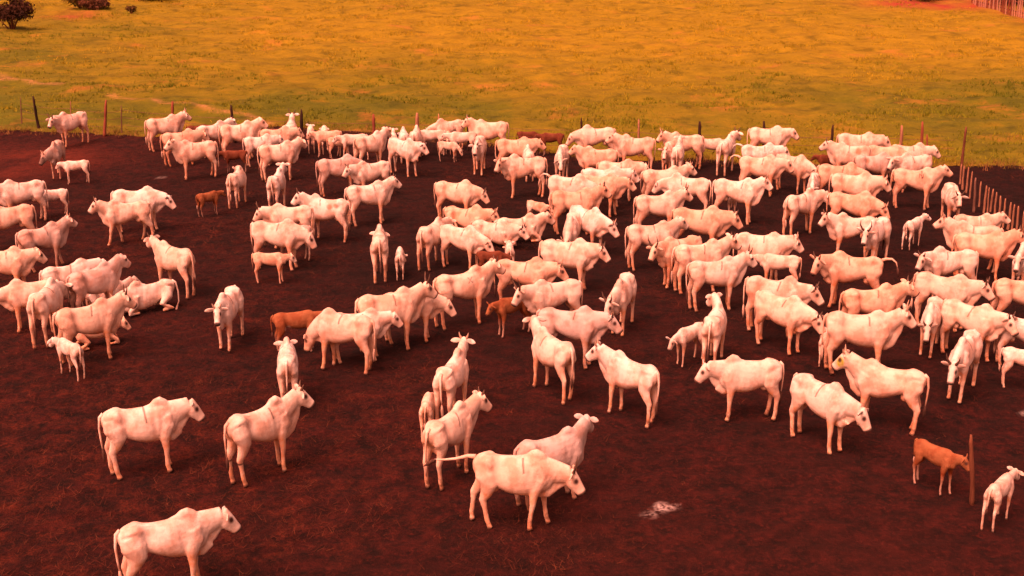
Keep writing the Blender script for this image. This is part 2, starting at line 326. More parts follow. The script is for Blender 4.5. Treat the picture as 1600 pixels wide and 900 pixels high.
# ------------------------------------------------------------------ materials
def mat_hide():
    t = NT("hide"); info = t.n("ShaderNodeObjectInfo")
    off = t.n("ShaderNodeVectorMath", operation='ADD'); t.l(t.coord(), off.inputs[0])
    cmb = t.n("ShaderNodeCombineXYZ"); k = t.math('MULTIPLY', info.outputs['Random'], 37.0)
    for i in range(3): t.l(k, cmb.inputs[i])
    t.l(cmb.outputs[0], off.inputs[1]); v = off.outputs[0]
    col = info.outputs['Color']
    # grey shading of the coat, soft blotches
    n1 = t.noise(v, 3.2, 4, 0.55)
    g = t.math('MULTIPLY', t.ramp(n1, [(0.45, 0.0), (0.60, 1.0)]), 0.85)
    col = t.mix(g, col, t.mix(1.0, col, (0.80, 0.62, 0.55), 'MULTIPLY'))
    n0 = t.noise(v, 7.5, 3, 0.6)
    gr = t.math('MULTIPLY', t.attr('grey'), t.ramp(n0, [(0.38, 0.15), (0.60, 1.0)]))
    col = t.mix(gr, col, t.mix(1.0, col, (0.62, 0.50, 0.46), 'MULTIPLY'))
    # red earth dust on legs, rump, belly; underside orange also paints in bounced light
    n2 = t.noise(v, 9.0, 5, 0.65)
    st = t.math('MULTIPLY', t.attr('dust_bounce'), t.ramp(n2, [(0.30, 0.25), (0.60, 1.0)]))
    col = t.mix(st, col, t.mix(1.0, col, (0.96, 0.58, 0.34), 'MULTIPLY'))
    n3 = t.noise(v, 22.0, 4, 0.6)
    col = t.mix(t.math('MULTIPLY', t.ramp(n3, [(0.58, 0.0), (0.75, 1.0)]), 0.25), col, t.mix(1.0, col, (0.6, 0.5, 0.42), 'MULTIPLY'))
    n5 = t.noise(v, 6.5, 5, 0.7)
    mud = t.math('MULTIPLY', t.attr('mud'), t.ramp(n5, [(0.47, 0.0), (0.58, 1.0)]))
    col = t.mix(mud, col, (0.16, 0.075, 0.045))
    col = t.mix(t.attr('white'), col, (0.78, 0.70, 0.62))
    col = t.mix(t.attr('brown'), col, (0.34, 0.12, 0.045))
    col = t.mix(t.math('MULTIPLY', t.attr('paint'), t.ramp(n2, [(0.35, 0.4), (0.5, 1.0)])), col, (0.42, 0.46, 0.02))
    pg = t.attr('pig')
    col = t.mix(pg, col, (0.055, 0.030, 0.025))
    h = t.math('ADD', t.math('MULTIPLY', n0, 0.45), t.math('MULTIPLY', t.noise(t.mapping(v, (0.5, 1, 1.6)), 70, 3), 0.14))
    t.bump(h, 0.6, 0.06)
    return t.out(col, 0.8)

def mat_simple(name, c1, c2, scale, rough=0.85, bumps=0.4, stretch=(1, 1, 1)):
    t = NT(name); v = t.mapping(t.coord(), stretch); n = t.noise(v, scale, 5, 0.6)
    col = t.ramp(n, [(0.32, c1), (0.68, c2)])
    if bumps: t.bump(n, bumps, 0.02)
    return t.out(col, rough)

M_HIDE = mat_hide()
M_HORN = mat_simple("horn", (0.05, 0.035, 0.03), (0.16, 0.10, 0.07), 14, 0.5, 0.2)
M_HORN_PALE = mat_simple("pale_horn", (0.30, 0.20, 0.14), (0.50, 0.38, 0.30), 14, 0.5, 0.2)
M_SWITCH = mat_simple("switch_hair", (0.035, 0.02, 0.018), (0.12, 0.06, 0.045), 30, 0.9, 0.6, (1, 1, 0.2))
M_SWITCH_P = mat_simple("pale_switch_hair", (0.42, 0.27, 0.20), (0.62, 0.48, 0.40), 30, 0.9, 0.6, (1, 1, 0.2))
WOOD = {k: mat_simple("wood_" + n, a, b, 9, 0.9, 0.6, (1, 1, 0.15)) for k, n, a, b in (
    ('d', 'charred', (0.012, 0.008, 0.007), (0.05, 0.026, 0.02)), ('g', 'grey', (0.10, 0.055, 0.04), (0.22, 0.13, 0.10)),
    ('t', 'tan', (0.20, 0.10, 0.06), (0.42, 0.24, 0.15)), ('r', 'reddish', (0.16, 0.045, 0.03), (0.30, 0.10, 0.06)),
    ('b', 'brown', (0.09, 0.035, 0.02), (0.19, 0.08, 0.045)))}
M_WIRE = mat_simple("rusty_wire", (0.10, 0.05, 0.035), (0.22, 0.12, 0.09), 20, 0.6, 0)

def mat_soil():
    t = NT("trampled_soil"); v = t.coord()
    n1 = t.noise(v, 0.35, 4, 0.6); n2 = t.noise(v, 2.8, 6, 0.66); n3 = t.noise(v, 9.0, 6, 0.7); n4 = t.noise(v, 34, 4, 0.7)
    col = t.ramp(n2, [(0.36, (0.0043, 0.0009, 0.0008)), (0.48, (0.0160, 0.0025, 0.0020)), (0.62, (0.0375, 0.0052, 0.0041))])
    col = t.mix(t.math('MULTIPLY', t.ramp(n1, [(0.42, 0.0), (0.65, 1.0)]), 0.4), col, (0.0286, 0.0038, 0.0033))
    col = t.mix(t.math('MULTIPLY', t.ramp(n3, [(0.52, 0.0), (0.62, 1.0)]), 0.8), col, (0.0574, 0.0088, 0.0063))
    col = t.mix(t.math('MULTIPLY', t.ramp(n3, [(0.32, 1.0), (0.46, 0.0)]), 0.45), col, (0.0043, 0.0009, 0.0008))
    n6 = t.noise(v, 1.15, 5, 0.65)
    col = t.mix(t.ramp(n6, [(0.40, 0.75), (0.60, 0.0)]), col, t.mix(1.0, col, (0.3600, 0.3780, 0.4048), 'MULTIPLY'))
    dry = t.math('MULTIPLY', t.attr('dry'), t.math('MULTIPLY', t.ramp(t.noise(v, 1.7, 5, 0.7), [(0.48, 0.0), (0.64, 1.0)]), t.ramp(t.noise(v, 16.0, 5, 0.75), [(0.42, 0.1), (0.60, 1.0)])))
    col = t.mix(dry, col, (0.0882, 0.0163, 0.0072))
    col = t.mix(t.math('MULTIPLY', t.ramp(n4, [(0.60, 0.0), (0.72, 1.0)]), 0.30), col, (0.0827, 0.0151, 0.0091))
    col = t.mix(t.math('MULTIPLY', t.attr('herd_shade'), t.ramp(n1, [(0.35, 0.6), (0.6, 1.0)])), col, t.mix(1.0, col, (0.4320, 0.4680, 0.5104), 'MULTIPLY'))  # shade among the herd, multiplied into the soil colour
    red = t.math('MULTIPLY', t.attr('red'), t.ramp(n2, [(0.25, 0.45), (0.6, 1.0)]))
    col = t.mix(red, col, (0.1260, 0.0234, 0.0123))
    pale = t.math('MULTIPLY', t.attr('pale'), t.ramp(n3, [(0.40, 0.0), (0.56, 1.0)]))
    col = t.mix(pale, col, (0.7,0.66,0.64))
    h = t.math('ADD', n2, t.math('ADD', t.math('MULTIPLY', n3, 0.6), t.math('MULTIPLY', n4, 0.3)))
    t.bump(h, 1.0, 0.09)
    return t.out(col, 0.95)

def mat_pasture():
    t = NT("pasture_grass"); v = t.coord()
    n1 = t.noise(v, 0.06, 4, 0.6); n2 = t.noise(t.mapping(v, (1, 1.3, 1)), 0.45, 6, 0.66); n3 = t.noise(v, 3.2, 6, 0.7); n4 = t.noise(v, 14, 3, 0.7)
    col = t.ramp(n2, [(0.28, (0.1528, 0.1229, 0.0050)), (0.48, (0.2182, 0.1801, 0.0067)), (0.68, (0.2765, 0.2240, 0.0084))])
    gm = t.math('MULTIPLY', t.attr('green'), t.ramp(n1, [(0.35, 0.55), (0.58, 1.0)]))
    col = t.mix(gm, col, t.ramp(n2, [(0.3, (0.0559, 0.0818, 0.0040)), (0.55, (0.0932, 0.1206, 0.0055)), (0.7, (0.1639, 0.1421, 0.0068))]))
    col = t.mix(t.math('MULTIPLY', t.ramp(n3, [(0.50, 0.0), (0.72, 1.0)]), 0.35), col, t.mix(1.0, col, (0.5580, 0.4950, 0.4400), 'MULTIPLY'))
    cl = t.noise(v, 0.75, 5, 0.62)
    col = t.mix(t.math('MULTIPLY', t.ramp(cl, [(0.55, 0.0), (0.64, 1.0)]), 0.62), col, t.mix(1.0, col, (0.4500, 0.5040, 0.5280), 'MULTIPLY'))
    bare = t.ramp(n1, [(0.60, 0.0), (0.72, 1.0)])
    col = t.mix(t.math('MULTIPLY', t.ramp(t.noise(v, 0.22, 5, 0.7), [(0.58, 0.0), (0.70, 1.0)]), 0.55), col, (0.3600, 0.1800, 0.0352))
    rd = t.math('MULTIPLY', t.attr('red'), t.ramp(n3, [(0.2, 0.6), (0.5, 1.0)]))
    col = t.mix(rd, col, (0.2430, 0.0540, 0.0264))
    tr = t.math('MULTIPLY', t.attr('pale'), t.ramp(n3, [(0.35, 0.05), (0.6, 0.6)]))
    col = t.mix(tr, col, (0.5400, 0.2970, 0.1496))
    t.bump(t.math('ADD', n3, t.math('MULTIPLY', n4, 0.5)), 0.7, 0.12)
    return t.out(col, 0.95)

def mat_blades(name, stops):
    t = NT(name); col = t.ramp(t.attr('tone'), stops)
    return t.out(col, 0.9)

# ------------------------------------------------------------------ ground
EX = np.array([e[0] for e in EDGE]); EY = np.array([e[1] for e in EDGE])
def edge_y(x): return np.interp(x, EX, EY)
def fbm(x, y, seed, octs=4, lac=2.1, gain=0.5):
    """sum of rotated sine products: a cheap smooth noise for displacement"""
    r = np.random.default_rng(seed); z = np.zeros_like(x); a = 1.0; f = 1.0
    for _ in range(octs):
        for _ in range(4):
            th, ph = r.uniform(0, 6.283, 2); k = f * r.uniform(0.7, 1.4)
            z += a * 0.35 * np.sin((x * math.cos(th) + y * math.sin(th)) * k + ph + 1.3 * np.sin((x * math.sin(th) - y * math.cos(th)) * k * 0.6 + ph * 2))
        f *= lac; a *= gain
    return z
def grid(name, xs, ys, zf, mat, attrs=None):
    X, Y = np.meshgrid(xs, ys); Z = zf(X, Y); nx, ny = len(xs), len(ys)
    v = np.stack([X.ravel(), Y.ravel(), Z.ravel()], 1).astype(np.float32)
    i = np.arange((ny - 1) * (nx - 1)); r, c = i // (nx - 1), i % (nx - 1); a = r * nx + c
    f = np.stack([a, a + 1, a + nx + 1, a + nx], 1).astype(np.int32)
    return np_mesh(name, v, f, mat, {k: fn(X, Y).ravel() for k, fn in (attrs or {}).items()})
def np_mesh(name, v, f, mat, attrs=None, smooth=True):
    me = bpy.data.meshes.new(name); n = f.shape[1]
    me.vertices.add(len(v)); me.vertices.foreach_set('co', v.ravel())
    me.loops.add(f.size); me.loops.foreach_set('vertex_index', f.ravel())
    me.polygons.add(len(f)); me.polygons.foreach_set('loop_start', np.arange(len(f), dtype=np.int32) * n)
    me.polygons.foreach_set('use_smooth', np.full(len(f), smooth))
    for k, val in (attrs or {}).items():
        me.attributes.new(k, 'FLOAT', 'POINT').data.foreach_set('value', val.astype(np.float32))
    me.update(calc_edges=True); me.validate(); me.materials.append(mat)
    o = bpy.data.objects.new(name, me); C.objects.link(o); return o

def sstep(a, b, x):
    t = np.clip((x - a) / (b - a), 0, 1); return t * t * (3 - 2 * t)
def soil_red(X, Y):
    a = np.exp(-(((X + 21.5) / 3.2) ** 2 + ((Y - 53.5) / 3.0) ** 2))
    a += 0.10 * np.exp(-(((X - 6) / 9.0) ** 2 + ((Y - 21) / 4.0) ** 2))
    return np.clip(a * (0.75 + 0.4 * fbm(X, Y, 3)), 0, 1)
def soil_shade(X, Y):  # mask for painted shade in the gaps between the animals
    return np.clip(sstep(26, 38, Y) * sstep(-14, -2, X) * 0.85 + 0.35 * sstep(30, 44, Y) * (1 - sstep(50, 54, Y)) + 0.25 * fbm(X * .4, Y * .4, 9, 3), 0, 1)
def soil_dry(X, Y):
    return np.clip(0.30 + 0.55 * fbm(X * .35, Y * .35, 8, 4) + 0.45 * sstep(2, -6, X) - 0.35 * sstep(2, 7, X) - .3 * sstep(30, 44, Y), 0, 1)
def soil_pale(X, Y):
    d = np.hypot((X - 3.05) / 0.17, (Y - 22.78) / 0.20); a = np.clip(1.1 - d, 0, 1)
    d2 = np.hypot((X - 3.2) / 0.26, (Y - 22.78) / 0.10); a = np.maximum(a, np.clip(1.1 - d2, 0, 1) * .8)
    d3 = np.hypot((X - 2.8) / 0.22, (Y - 22.5) / 0.18); a = np.maximum(a, np.clip(1.0 - d3, 0, 1) * .45)
    for (x, y, r) in ((12.3, 27.3, .16), (12.55, 26.2, .13), (1.0, 32.6, .14), (-14.5, 50.5, .16), (-6.2, 50.9, .14), (5.9, 29.6, .2)):
        a = np.maximum(a, np.clip(1.1 - np.hypot((X - x) / (r * 1.6), (Y - y) / r), 0, 1) * .5)
    return a
M_SOIL = mat_soil(); M_PAST = mat_pasture()
g = mesh_obj("ground", [(-3500, -400, -0.5), (3500, -400, -0.5), (3500, 6000, -0.5), (-3500, 6000, -0.5)], [(0, 1, 2, 3)],
             mat_simple("far_grass", (0.20, 0.14, 0.01), (0.36, 0.24, 0.015), 0.05, 0.95, 0), smooth=False); tag(g, kind='structure')
def soil_z(X, Y):
    return -0.35 * sstep(1.5, 3.5, Y - edge_y(X)) + 0.016 * fbm(X * 1.7, Y * 1.7, 11, 3) + 0.020 * fbm(X * 8, Y * 8, 12, 2) - 0.020
soil = grid("corral_soil", np.concatenate([np.arange(-80, -32, 2.0), np.arange(-32, 32, 0.125), np.arange(32, 81, 2.0)]), np.concatenate([np.arange(4, 16, 1.0), np.arange(16, 44, 0.11), np.arange(44, 80, 0.2)]), soil_z, M_SOIL, {'red': soil_red, 'pale': soil_pale, 'dry': soil_dry, 'herd_shade': soil_shade})
tag(soil, kind='structure')
def past_line(X, Y):                    # metres beyond the wandering edge of the trampled soil
    return Y - edge_y(X) - 0.35 * fbm(X * 0.9, Y * 0.5, 21, 3)
def past_z(X, Y):
    d = past_line(X, Y)
    z = 0.10 * fbm(X * 0.30, Y * 0.42, 22, 3) + 0.11 * fbm(X * 1.0, Y * 1.6, 23, 3)
    return np.where(d < 0, np.maximum(-0.3, 0.02 + d * 0.5), 0.03 + np.clip(d, 0, 3) / 3 * (0.16 + z) + np.clip(d - 3, 0, 1e3) * 0.0)
def past_green(X, Y):
    d = past_line(X, Y); a = np.clip(1.35 - d / 24.0, 0, 1)
    return np.clip(a * np.where(X < 0, 1.0, 0.8) + 0.45 * sstep(-18, -34, X) + 0.2 * fbm(X * .15, Y * .15, 5), 0, 1)
def past_red(X, Y):
    a = np.exp(-(((X - 38) / 5.5) ** 2 + ((Y - 113) / 4.0) ** 2)) * 1.4
    a = np.maximum(a, 0.2 * np.exp(-(past_line(X, Y) / 0.4) ** 2))
    a = np.maximum(a, 1.1 * np.exp(-(((X - 43) / 2.5) ** 2 + ((Y - 103) / 6) ** 2)))
    a = np.maximum(a, 0.6 * np.exp(-(((X + 36) / 2.5) ** 2 + ((Y - 104) / 2.5) ** 2)))
    return np.clip(a * (0.8 + 0.4 * fbm(X * .7, Y * .7, 6)), 0, 1)
def past_pale(X, Y):
    a = np.zeros_like(X)
    for (x0, y0, x1, y1, w) in ((-31, 74, -25.8, 71.3, 0.28), (-22, 68.5, -12, 61.5, 0.22), (-33, 76, -29, 73.4, .3)):
        L = math.hypot(x1 - x0, y1 - y0); ux, uy = (x1 - x0) / L, (y1 - y0) / L
        t = np.clip((X - x0) * ux + (Y - y0) * uy, 0, L); d = np.hypot(X - x0 - ux * t, Y - y0 - uy * t + 0.3 * np.sin(t * 1.7))
        a = np.maximum(a, np.exp(-(d / w) ** 2))
    return a
past = grid("pasture", np.concatenate([np.arange(-160, -56, 4.0), np.arange(-56, 56, 0.22), np.arange(56, 161, 4.0)]),
            np.concatenate([np.arange(44, 122, 0.22), np.arange(122, 420, 6.0)]), past_z, M_PAST, {'green': past_green, 'red': past_red, 'pale': past_pale})
tag(past, kind='structure')

# ------------------------------------------------------------------ grass and litter (uncountable)
def blades(name, X, Y, Z, hgt, wid, tone, mat, per, spread, flat=0.0):
    n = len(X); N = n * per
    bx = np.repeat(X, per) + RNG.normal(0, 1, N) * np.repeat(spread, per)
    by = np.repeat(Y, per) + RNG.normal(0, 1, N) * np.repeat(spread, per)
    bz = np.repeat(Z, per) - 0.01; hh = np.repeat(hgt, per) * RNG.uniform(0.5, 1.2, N); ww = np.repeat(wid, per)
    th = RNG.uniform(0, 6.283, N); ln = RNG.uniform(0.2, 0.9, N) + flat; la = RNG.uniform(0, 6.283, N)
    v = np.empty((N, 3, 3), np.float32)
    v[:, 0] = np.stack([bx - np.cos(th) * ww, by - np.sin(th) * ww, bz], 1)
    v[:, 1] = np.stack([bx + np.cos(th) * ww, by + np.sin(th) * ww, bz], 1)
    v[:, 2] = np.stack([bx + np.cos(la) * hh * ln, by + np.sin(la) * hh * ln, bz + hh * (1 - flat * 0.8)], 1)
    tn = np.repeat(np.repeat(tone, per) + RNG.normal(0, .06, N), 3)
    f = np.arange(N * 3, dtype=np.int32).reshape(N, 3)
    o = np_mesh(name, v.reshape(-1, 3), f, mat, {'tone': np.clip(tn, 0, 1)}, smooth=False)
    return o

# pasture tufts, thicker on the tussocks
n = 26000
Y = 50 + (122 - 50) * RNG.random(n) ** 1.25; X = RNG.uniform(-1, 1, n) * (0.42 * Y + 3)
clump = fbm(X * 0.55, Y * 0.8, 31, 4)
keep = (past_line(X, Y) > 0.15) & (clump > RNG.normal(0.10, 0.75, n)); X, Y, clump = X[keep], Y[keep], clump[keep]
G = past_green(X, Y); tone = np.clip(0.60 - 0.58 * G * (0.6 + 0.4 * fbm(X * .25, Y * .25, 33)) + 0.12 * fbm(X * .5, Y * .5, 34), 0, 1)
M_BL = mat_blades("grass_blades", [(0.0, (0.0895, 0.1331, 0.0080)), (0.35, (0.1791, 0.2116, 0.0103)), (0.65, (0.3476, 0.2842, 0.0114)), (1.0, (0.4425, 0.3387, 0.0148))])
gr = blades("pasture_tufts", X, Y, past_z(X, Y), 0.07 + 0.12 * np.clip(clump + .4, 0, 1.2), np.full(len(X), 0.024), tone, M_BL, 6, np.full(len(X), 0.10))
tag(gr, "olive and golden grass tufts growing all over the pasture", 'grass', kind='stuff')
# stubble and straw trodden into the corral soil, densest on the near side
n = 30000
Y = 18 + 44 * RNG.random(n); X = RNG.uniform(-1, 1, n) * (0.42 * Y + 2)
dens = 1.3 * soil_dry(X, Y) - .35 + 0.7 * fbm(X * 0.9, Y * 0.9, 41, 4)
keep = (past_line(X, Y) < -0.2) & (dens > RNG.normal(0.55, 0.35, n)); X, Y = X[keep], Y[keep]
M_ST = mat_blades("straw", [(0.0, (0.0176, 0.0046, 0.0033)), (0.5, (0.0680, 0.0186, 0.0106)), (1.0, (0.1520, 0.0527, 0.0264))])
st = blades("straw_litter", X, Y, soil_z(X, Y), RNG.uniform(0.06, 0.22, len(X)), np.full(len(X), 0.0065), np.clip(RNG.normal(0.42, 0.2, len(X)), 0, 1), M_ST, 7, np.full(len(X), 0.10), 0.55)
tag(st, "dry straw and stubble trodden into the dark corral soil", 'straw', kind='stuff')
# dry weeds along the back fence
n = 1300
X = RNG.uniform(-32, 30, n); Y = edge_y(X) + RNG.normal(0.1, 0.45, n)
wd = blades("dry_weeds", X, Y, np.full(n, 0.0), RNG.uniform(0.10, 0.32, n), np.full(n, 0.012), np.clip(RNG.normal(0.55, 0.25, n), 0, 1),
            mat_blades("weed_stems", [(0, (0.08, 0.075, 0.010)), (0.5, (0.17, 0.12, 0.022)), (1, (0.34, 0.19, 0.08))]), 6, np.full(n, 0.10))
tag(wd, "dry weeds fringing the foot of the back fence", 'weeds', kind='stuff')

# ------------------------------------------------------------------ fences
def post_mesh(h, lean, r, seed, n=8, m=9):
    rr = random.Random(seed); rings = []; bx = by = 0
    for i in range(m):
        t = i / (m - 1); bx += rr.uniform(-.35, .35) * r * .5; by += rr.uniform(-.35, .35) * r * .5
        rad = r * (1.05 - 0.3 * t) * rr.uniform(.88, 1.12)
        if i == m - 1: rad *= 0.6
        rings.append([np.array((lean * t + bx + rad * math.cos(q) * rr.uniform(.85, 1.15), by + rad * math.sin(q) * rr.uniform(.85, 1.15), -0.12 + (h + 0.12) * t)) for q in np.arange(n) * 2 * math.pi / n])
    b = MB(); b.ring_loft(rings); return b
def fence(name, posts, label, cat, heights, wr, wname):
    root = empty(name, (posts[0][0], posts[0][1], 0)); tag(root, label, cat); ox, oy = posts[0][:2]
    for i, (x, y, h, lean, r, c) in enumerate(posts):
        b = post_mesh(h, lean, r, i * 13 + len(posts))
        o = mesh_obj("post", b.v, b.f, WOOD[c], root); o.location = (x - ox, y - oy, 0)
    P = sorted(posts, key=lambda p: p[0])
    for hz in heights:
        pts = []
        for a, b_ in zip(P[:-1], P[1:]):
            for t in (0, .25, .5, .75):
                la = a[3] * min(1, hz / a[2]); lb = b_[3] * min(1, hz / b_[2])
                pts.append((a[0] + la + (b_[0] + lb - a[0] - la) * t - ox, a[1] + (b_[1] - a[1]) * t - oy + .06, hz - 0.04 * math.sin(math.pi * t)))
        b = MB(); b.tube(pts, [wr] * len(pts), (0, 0, 1), 5); mesh_obj(wname, b.v, b.f, M_WIRE, root)
    return root
fence("wire_fence", BACK_POSTS, "wire fence of crooked posts between the dark corral and the pasture", "fence", (0.4, 0.75, 1.1), 0.008, "wire")
fence("stake_fence", STAKES, "line of upright wooden stakes on dark soil, running from the corner post", "fence", (), 0.01, "wire")
M_PALE = mat_simple("pale_board", (0.32, 0.17, 0.12), (0.58, 0.36, 0.27), 5, 0.9, 0.3, (1, 1, .2))
# distant paling fence in the upper corner
pr = empty("paling_fence", (40.8, 112.5, 0)); tag(pr, "distant paling fence of pale uneven boards in the upper corner", "fence")
for i in range(38):
    t = i / 37; x = 40.6 + 1.2 * t; y = 113.0 - 14.5 * t; h = random.uniform(1.5, 1.95); w = random.uniform(.06, .1)
    b = MB(); z0 = -.1
    b.add([(-.03, -w, z0), (.03, -w, z0), (.03, w, z0), (-.03, w, z0), (-.03, -w, h - .06), (.03, -w, h - .02), (.03, w, h), (-.03, w, h - .05)],
          [(0, 3, 2, 1), (4, 5, 6, 7), (0, 1, 5, 4), (1, 2, 6, 5), (2, 3, 7, 6), (3, 0, 4, 7)])
    o = mesh_obj("paling", b.v, b.f, M_PALE if random.random() < .6 else WOOD['r'], pr, False); o.location = (x - 40.8, y - 112.5, 0); o.rotation_euler = (random.uniform(-.05, .05), random.uniform(-.04, .04), random.uniform(-.2, .2))
for hz in (.5, 1.25):
    b = MB(); b.tube([(-.12, .6, hz), (.55, -7, hz), (1.08, -14.2, hz)], [.05, .05, .05], (0, 0, 1), 6); mesh_obj("rail", b.v, b.f, WOOD['b'], pr)
stk = post_mesh(1.55, -0.22, 0.052, 99); o = mesh_obj("stake", stk.v, stk.f, WOOD['b'])
o.location = (9.46, 22.92, 0); tag(o, "rough reddish stake standing alone beside a brown calf", "stake")

# ------------------------------------------------------------------ shrubs
def shrub(label, x, y, w, h, seed, c1, c2, n=2600):
    r = np.random.default_rng(seed); root = empty("shrub", (x, y, 0)); tag(root, label, "shrub", "shrubs at the far side of the pasture")
    b = MB(); tips = []
    for i in range(9):
        a = r.uniform(0, 6.283); rr = w * .5 * r.uniform(.25, .85); tip = np.array((rr * math.cos(a), rr * math.sin(a) * .8, h * r.uniform(.5, .92))); tips.append(tip)
        b.tube([(0, 0, -.1), tip * .4 + np.array((0, 0, .1)), tip], [.07, .04, .012], (0, 1, .3), 6)
    mesh_obj("stem", b.v, b.f, WOOD['b'], root)
    V = np.empty((n, 3, 3), np.float32); tn = np.empty(n)
    cl = np.array([t + r.normal(0, .16 * w, 3) * np.array((1, .8, .5)) for t in tips for _ in range(3)])
    k = r.integers(0, len(cl), n); c = cl[k] + r.normal(0, .10 * w, (n, 3)) * np.array((1, .9, .6)); c[:, 2] = np.clip(c[:, 2], .05, h * 1.08)
    for j in range(3): V[:, j] = c + r.normal(0, .075, (n, 3))
    tn = np.clip(.5 + .25 * r.normal(0, 1, len(cl))[k] + r.normal(0, .15, n), 0, 1)
    o = np_mesh("foliage", V.reshape(-1, 3), np.arange(n * 3, dtype=np.int32).reshape(n, 3), mat_blades("shrub_leaves", [(0, c1), (1, c2)]), {'tone': np.repeat(tn, 3)}, False)
    o.parent = root
    return root
shrub("large dark shrub at the far side of the pasture", -37.6, 95.5, 3.0, 2.3, 1, (0.018, 0.010, 0.006), (0.07, 0.03, 0.016), 5200)
shrub("low reddish brown shrub near the large dark one", -35.2, 108.5, 2.0, .9, 2, (0.05, 0.025, 0.012), (0.14, 0.06, 0.03))
shrub("loose olive shrub rising over the low reddish one", -37.0, 109.6, 2.6, 1.9, 5, (0.05, 0.045, 0.010), (0.16, 0.11, 0.02))
shrub("dark spreading shrub touching the picture's upper border", -33.0, 116.8, 3.6, 1.7, 3, (0.02, 0.012, 0.008), (0.08, 0.035, 0.02), 4200)
shrub("small shrub alone in the grass near the spreading one", -31.9, 107.0, .7, .6, 4, (0.05, 0.035, 0.01), (0.12, 0.07, 0.02), 500)
shrub("dark purple shrub beside the paling fence", 38.6, 116.0, 4.5, 1.6, 7, (0.012, 0.006, 0.008), (0.05, 0.02, 0.022), 4500)
shrub("dark shrub behind the paling fence", 43.6, 111.5, 4.0, 1.9, 8, (0.012, 0.006, 0.008), (0.05, 0.02, 0.022), 4500)

# ------------------------------------------------------------------ cattle
COAT = {'W': (0.82, 0.78, 0.73), 'C': (0.80, 0.70, 0.61), 'T': (0.76, 0.58, 0.46), 'G': (0.62, 0.55, 0.52), 'B': (0.28, 0.125, 0.055), 'R': (0.16, 0.055, 0.028)}
def unit(v): v = np.array(v, float); return v / np.linalg.norm(v)
def sphdir(yaw, pitch): return np.array((math.cos(yaw) * math.cos(pitch), math.sin(yaw) * math.cos(pitch), math.sin(pitch)))
# x, top, bottom, half width, height fraction of the widest line, roundness of the upper half
TORSO = [(-.825, 1.15, 1.00, .07, .60, 2.0), (-.79, 1.205, .92, .125, .66, 2.0), (-.72, 1.255, .84, .160, .66, 1.9), (-.62, 1.285, .77, .195, .70, 2.0), (-.53, 1.295, .74, .228, .78, 2.3), (-.46, 1.290, .72, .232, .76, 2.2),
         (-.38, 1.272, .70, .205, .55, 1.75), (-.28, 1.262, .67, .215, .42, 1.55), (-.14, 1.258, .625, .252, .40, 1.6),
         (.04, 1.260, .59, .268, .42, 1.7), (.20, 1.278, .58, .258, .44, 1.65), (.34, 1.298, .59, .238, .46, 1.6), (.47, 1.295, .61, .218, .48, 1.6), (.58, 1.25, .645, .188, .5, 1.8), (.68, 1.17, .70, .145, .5, 2.0), (.755, 1.07, .78, .08, .5, 2.0)]
HEADP = {'L': (13, -54), 'U': (35, -44), 'D': (-10, -62), 'G': (-42, -72)}

# coat marks and painted flank shadows that single some animals out: attribute, centre (or 'head'), radii, strength
MARKS = {
    "dark face": [('pig', 'head', (.16, .16, .16), .75)],
    "dark shadow painted on its flank": [('pig', (-.12, -.24, .74), (.13, .12, .035), .7), ('pig', (-.20, .24, .74), (.13, .12, .035), .7)],  # shadow below the flank, painted dark into the coat
    "N brand": [('pig', (.12, -.2, 1.12), (.014, .2, .07), .8), ('pig', (.26, -.2, 1.12), (.014, .2, .07), .8), ('N', 0, 0, 0)],
    "yellow-green smear": [('paint', 'cheek', (.085, .08, .10), 1.0)],
    "dark band on its hind leg": [('pig', (-.70, .15, .46), (.10, .12, .025), .9), ('pig', (-.70, -.15, .46), (.10, .12, .022), .9)],
    "two brown stains": [('brown', (-.18, .2, 1.08), (.09, .14, .07), .6), ('brown', (-.42, .2, 1.12), (.10, .14, .06), .6)],
    "white flank patch": [('white', (-.30, -.2, .80), (.10, .12, .09), .95)],
    "tan calf with a white head": [('white', 'head', (.24, .2, .24), .9)],
    "small tan and white calf before": [('white', (-.5, 0, .9), (.25, .4, .3), .8), ('brown', (.3, 0, 1.1), (.3, .3, .15), .5)],
    "small tan and white calf under": [('white', (.4, 0, .9), (.25, .4, .35), .8)],
    "brown-stained rump": [('brown', (-.78, 0, 1.05), (.10, .10, .16), .7)],
    "orange belly": [('brown', (-.05, 0, .66), (.35, .4, .14), .35)],
    "spotted grey": [('brown', (-.3, .1, 1.1), (.12, .3, .1), .6), ('pig', (.1, .1, 1.0), (.10, .3, .08), .35)],
    "mottled grey": [('brown', (-.3, 0, 1.0), (.10, .4, .12), .4), ('brown', (.2, 0, .9), (.10, .4, .1), .4)],
    "orange hindquarters": [('brown', (-.55, 0, .95), (.22, .4, .2), .42)],
    "dark ear": [('pig', 'ear', (.14, .14, .14), .9)],
    "dark eye patch": [('pig', 'eye', (.07, .07, .07), 1.0)],
    "dark eye spot": [('pig', 'eye', (.07, .07, .07), 1.0)],
    "one dark knee": [('pig', (.48, .15, .44), (.07, .08, .05), .8)],
    "X shaped mark": [('X', 0, 0, 0)],
}
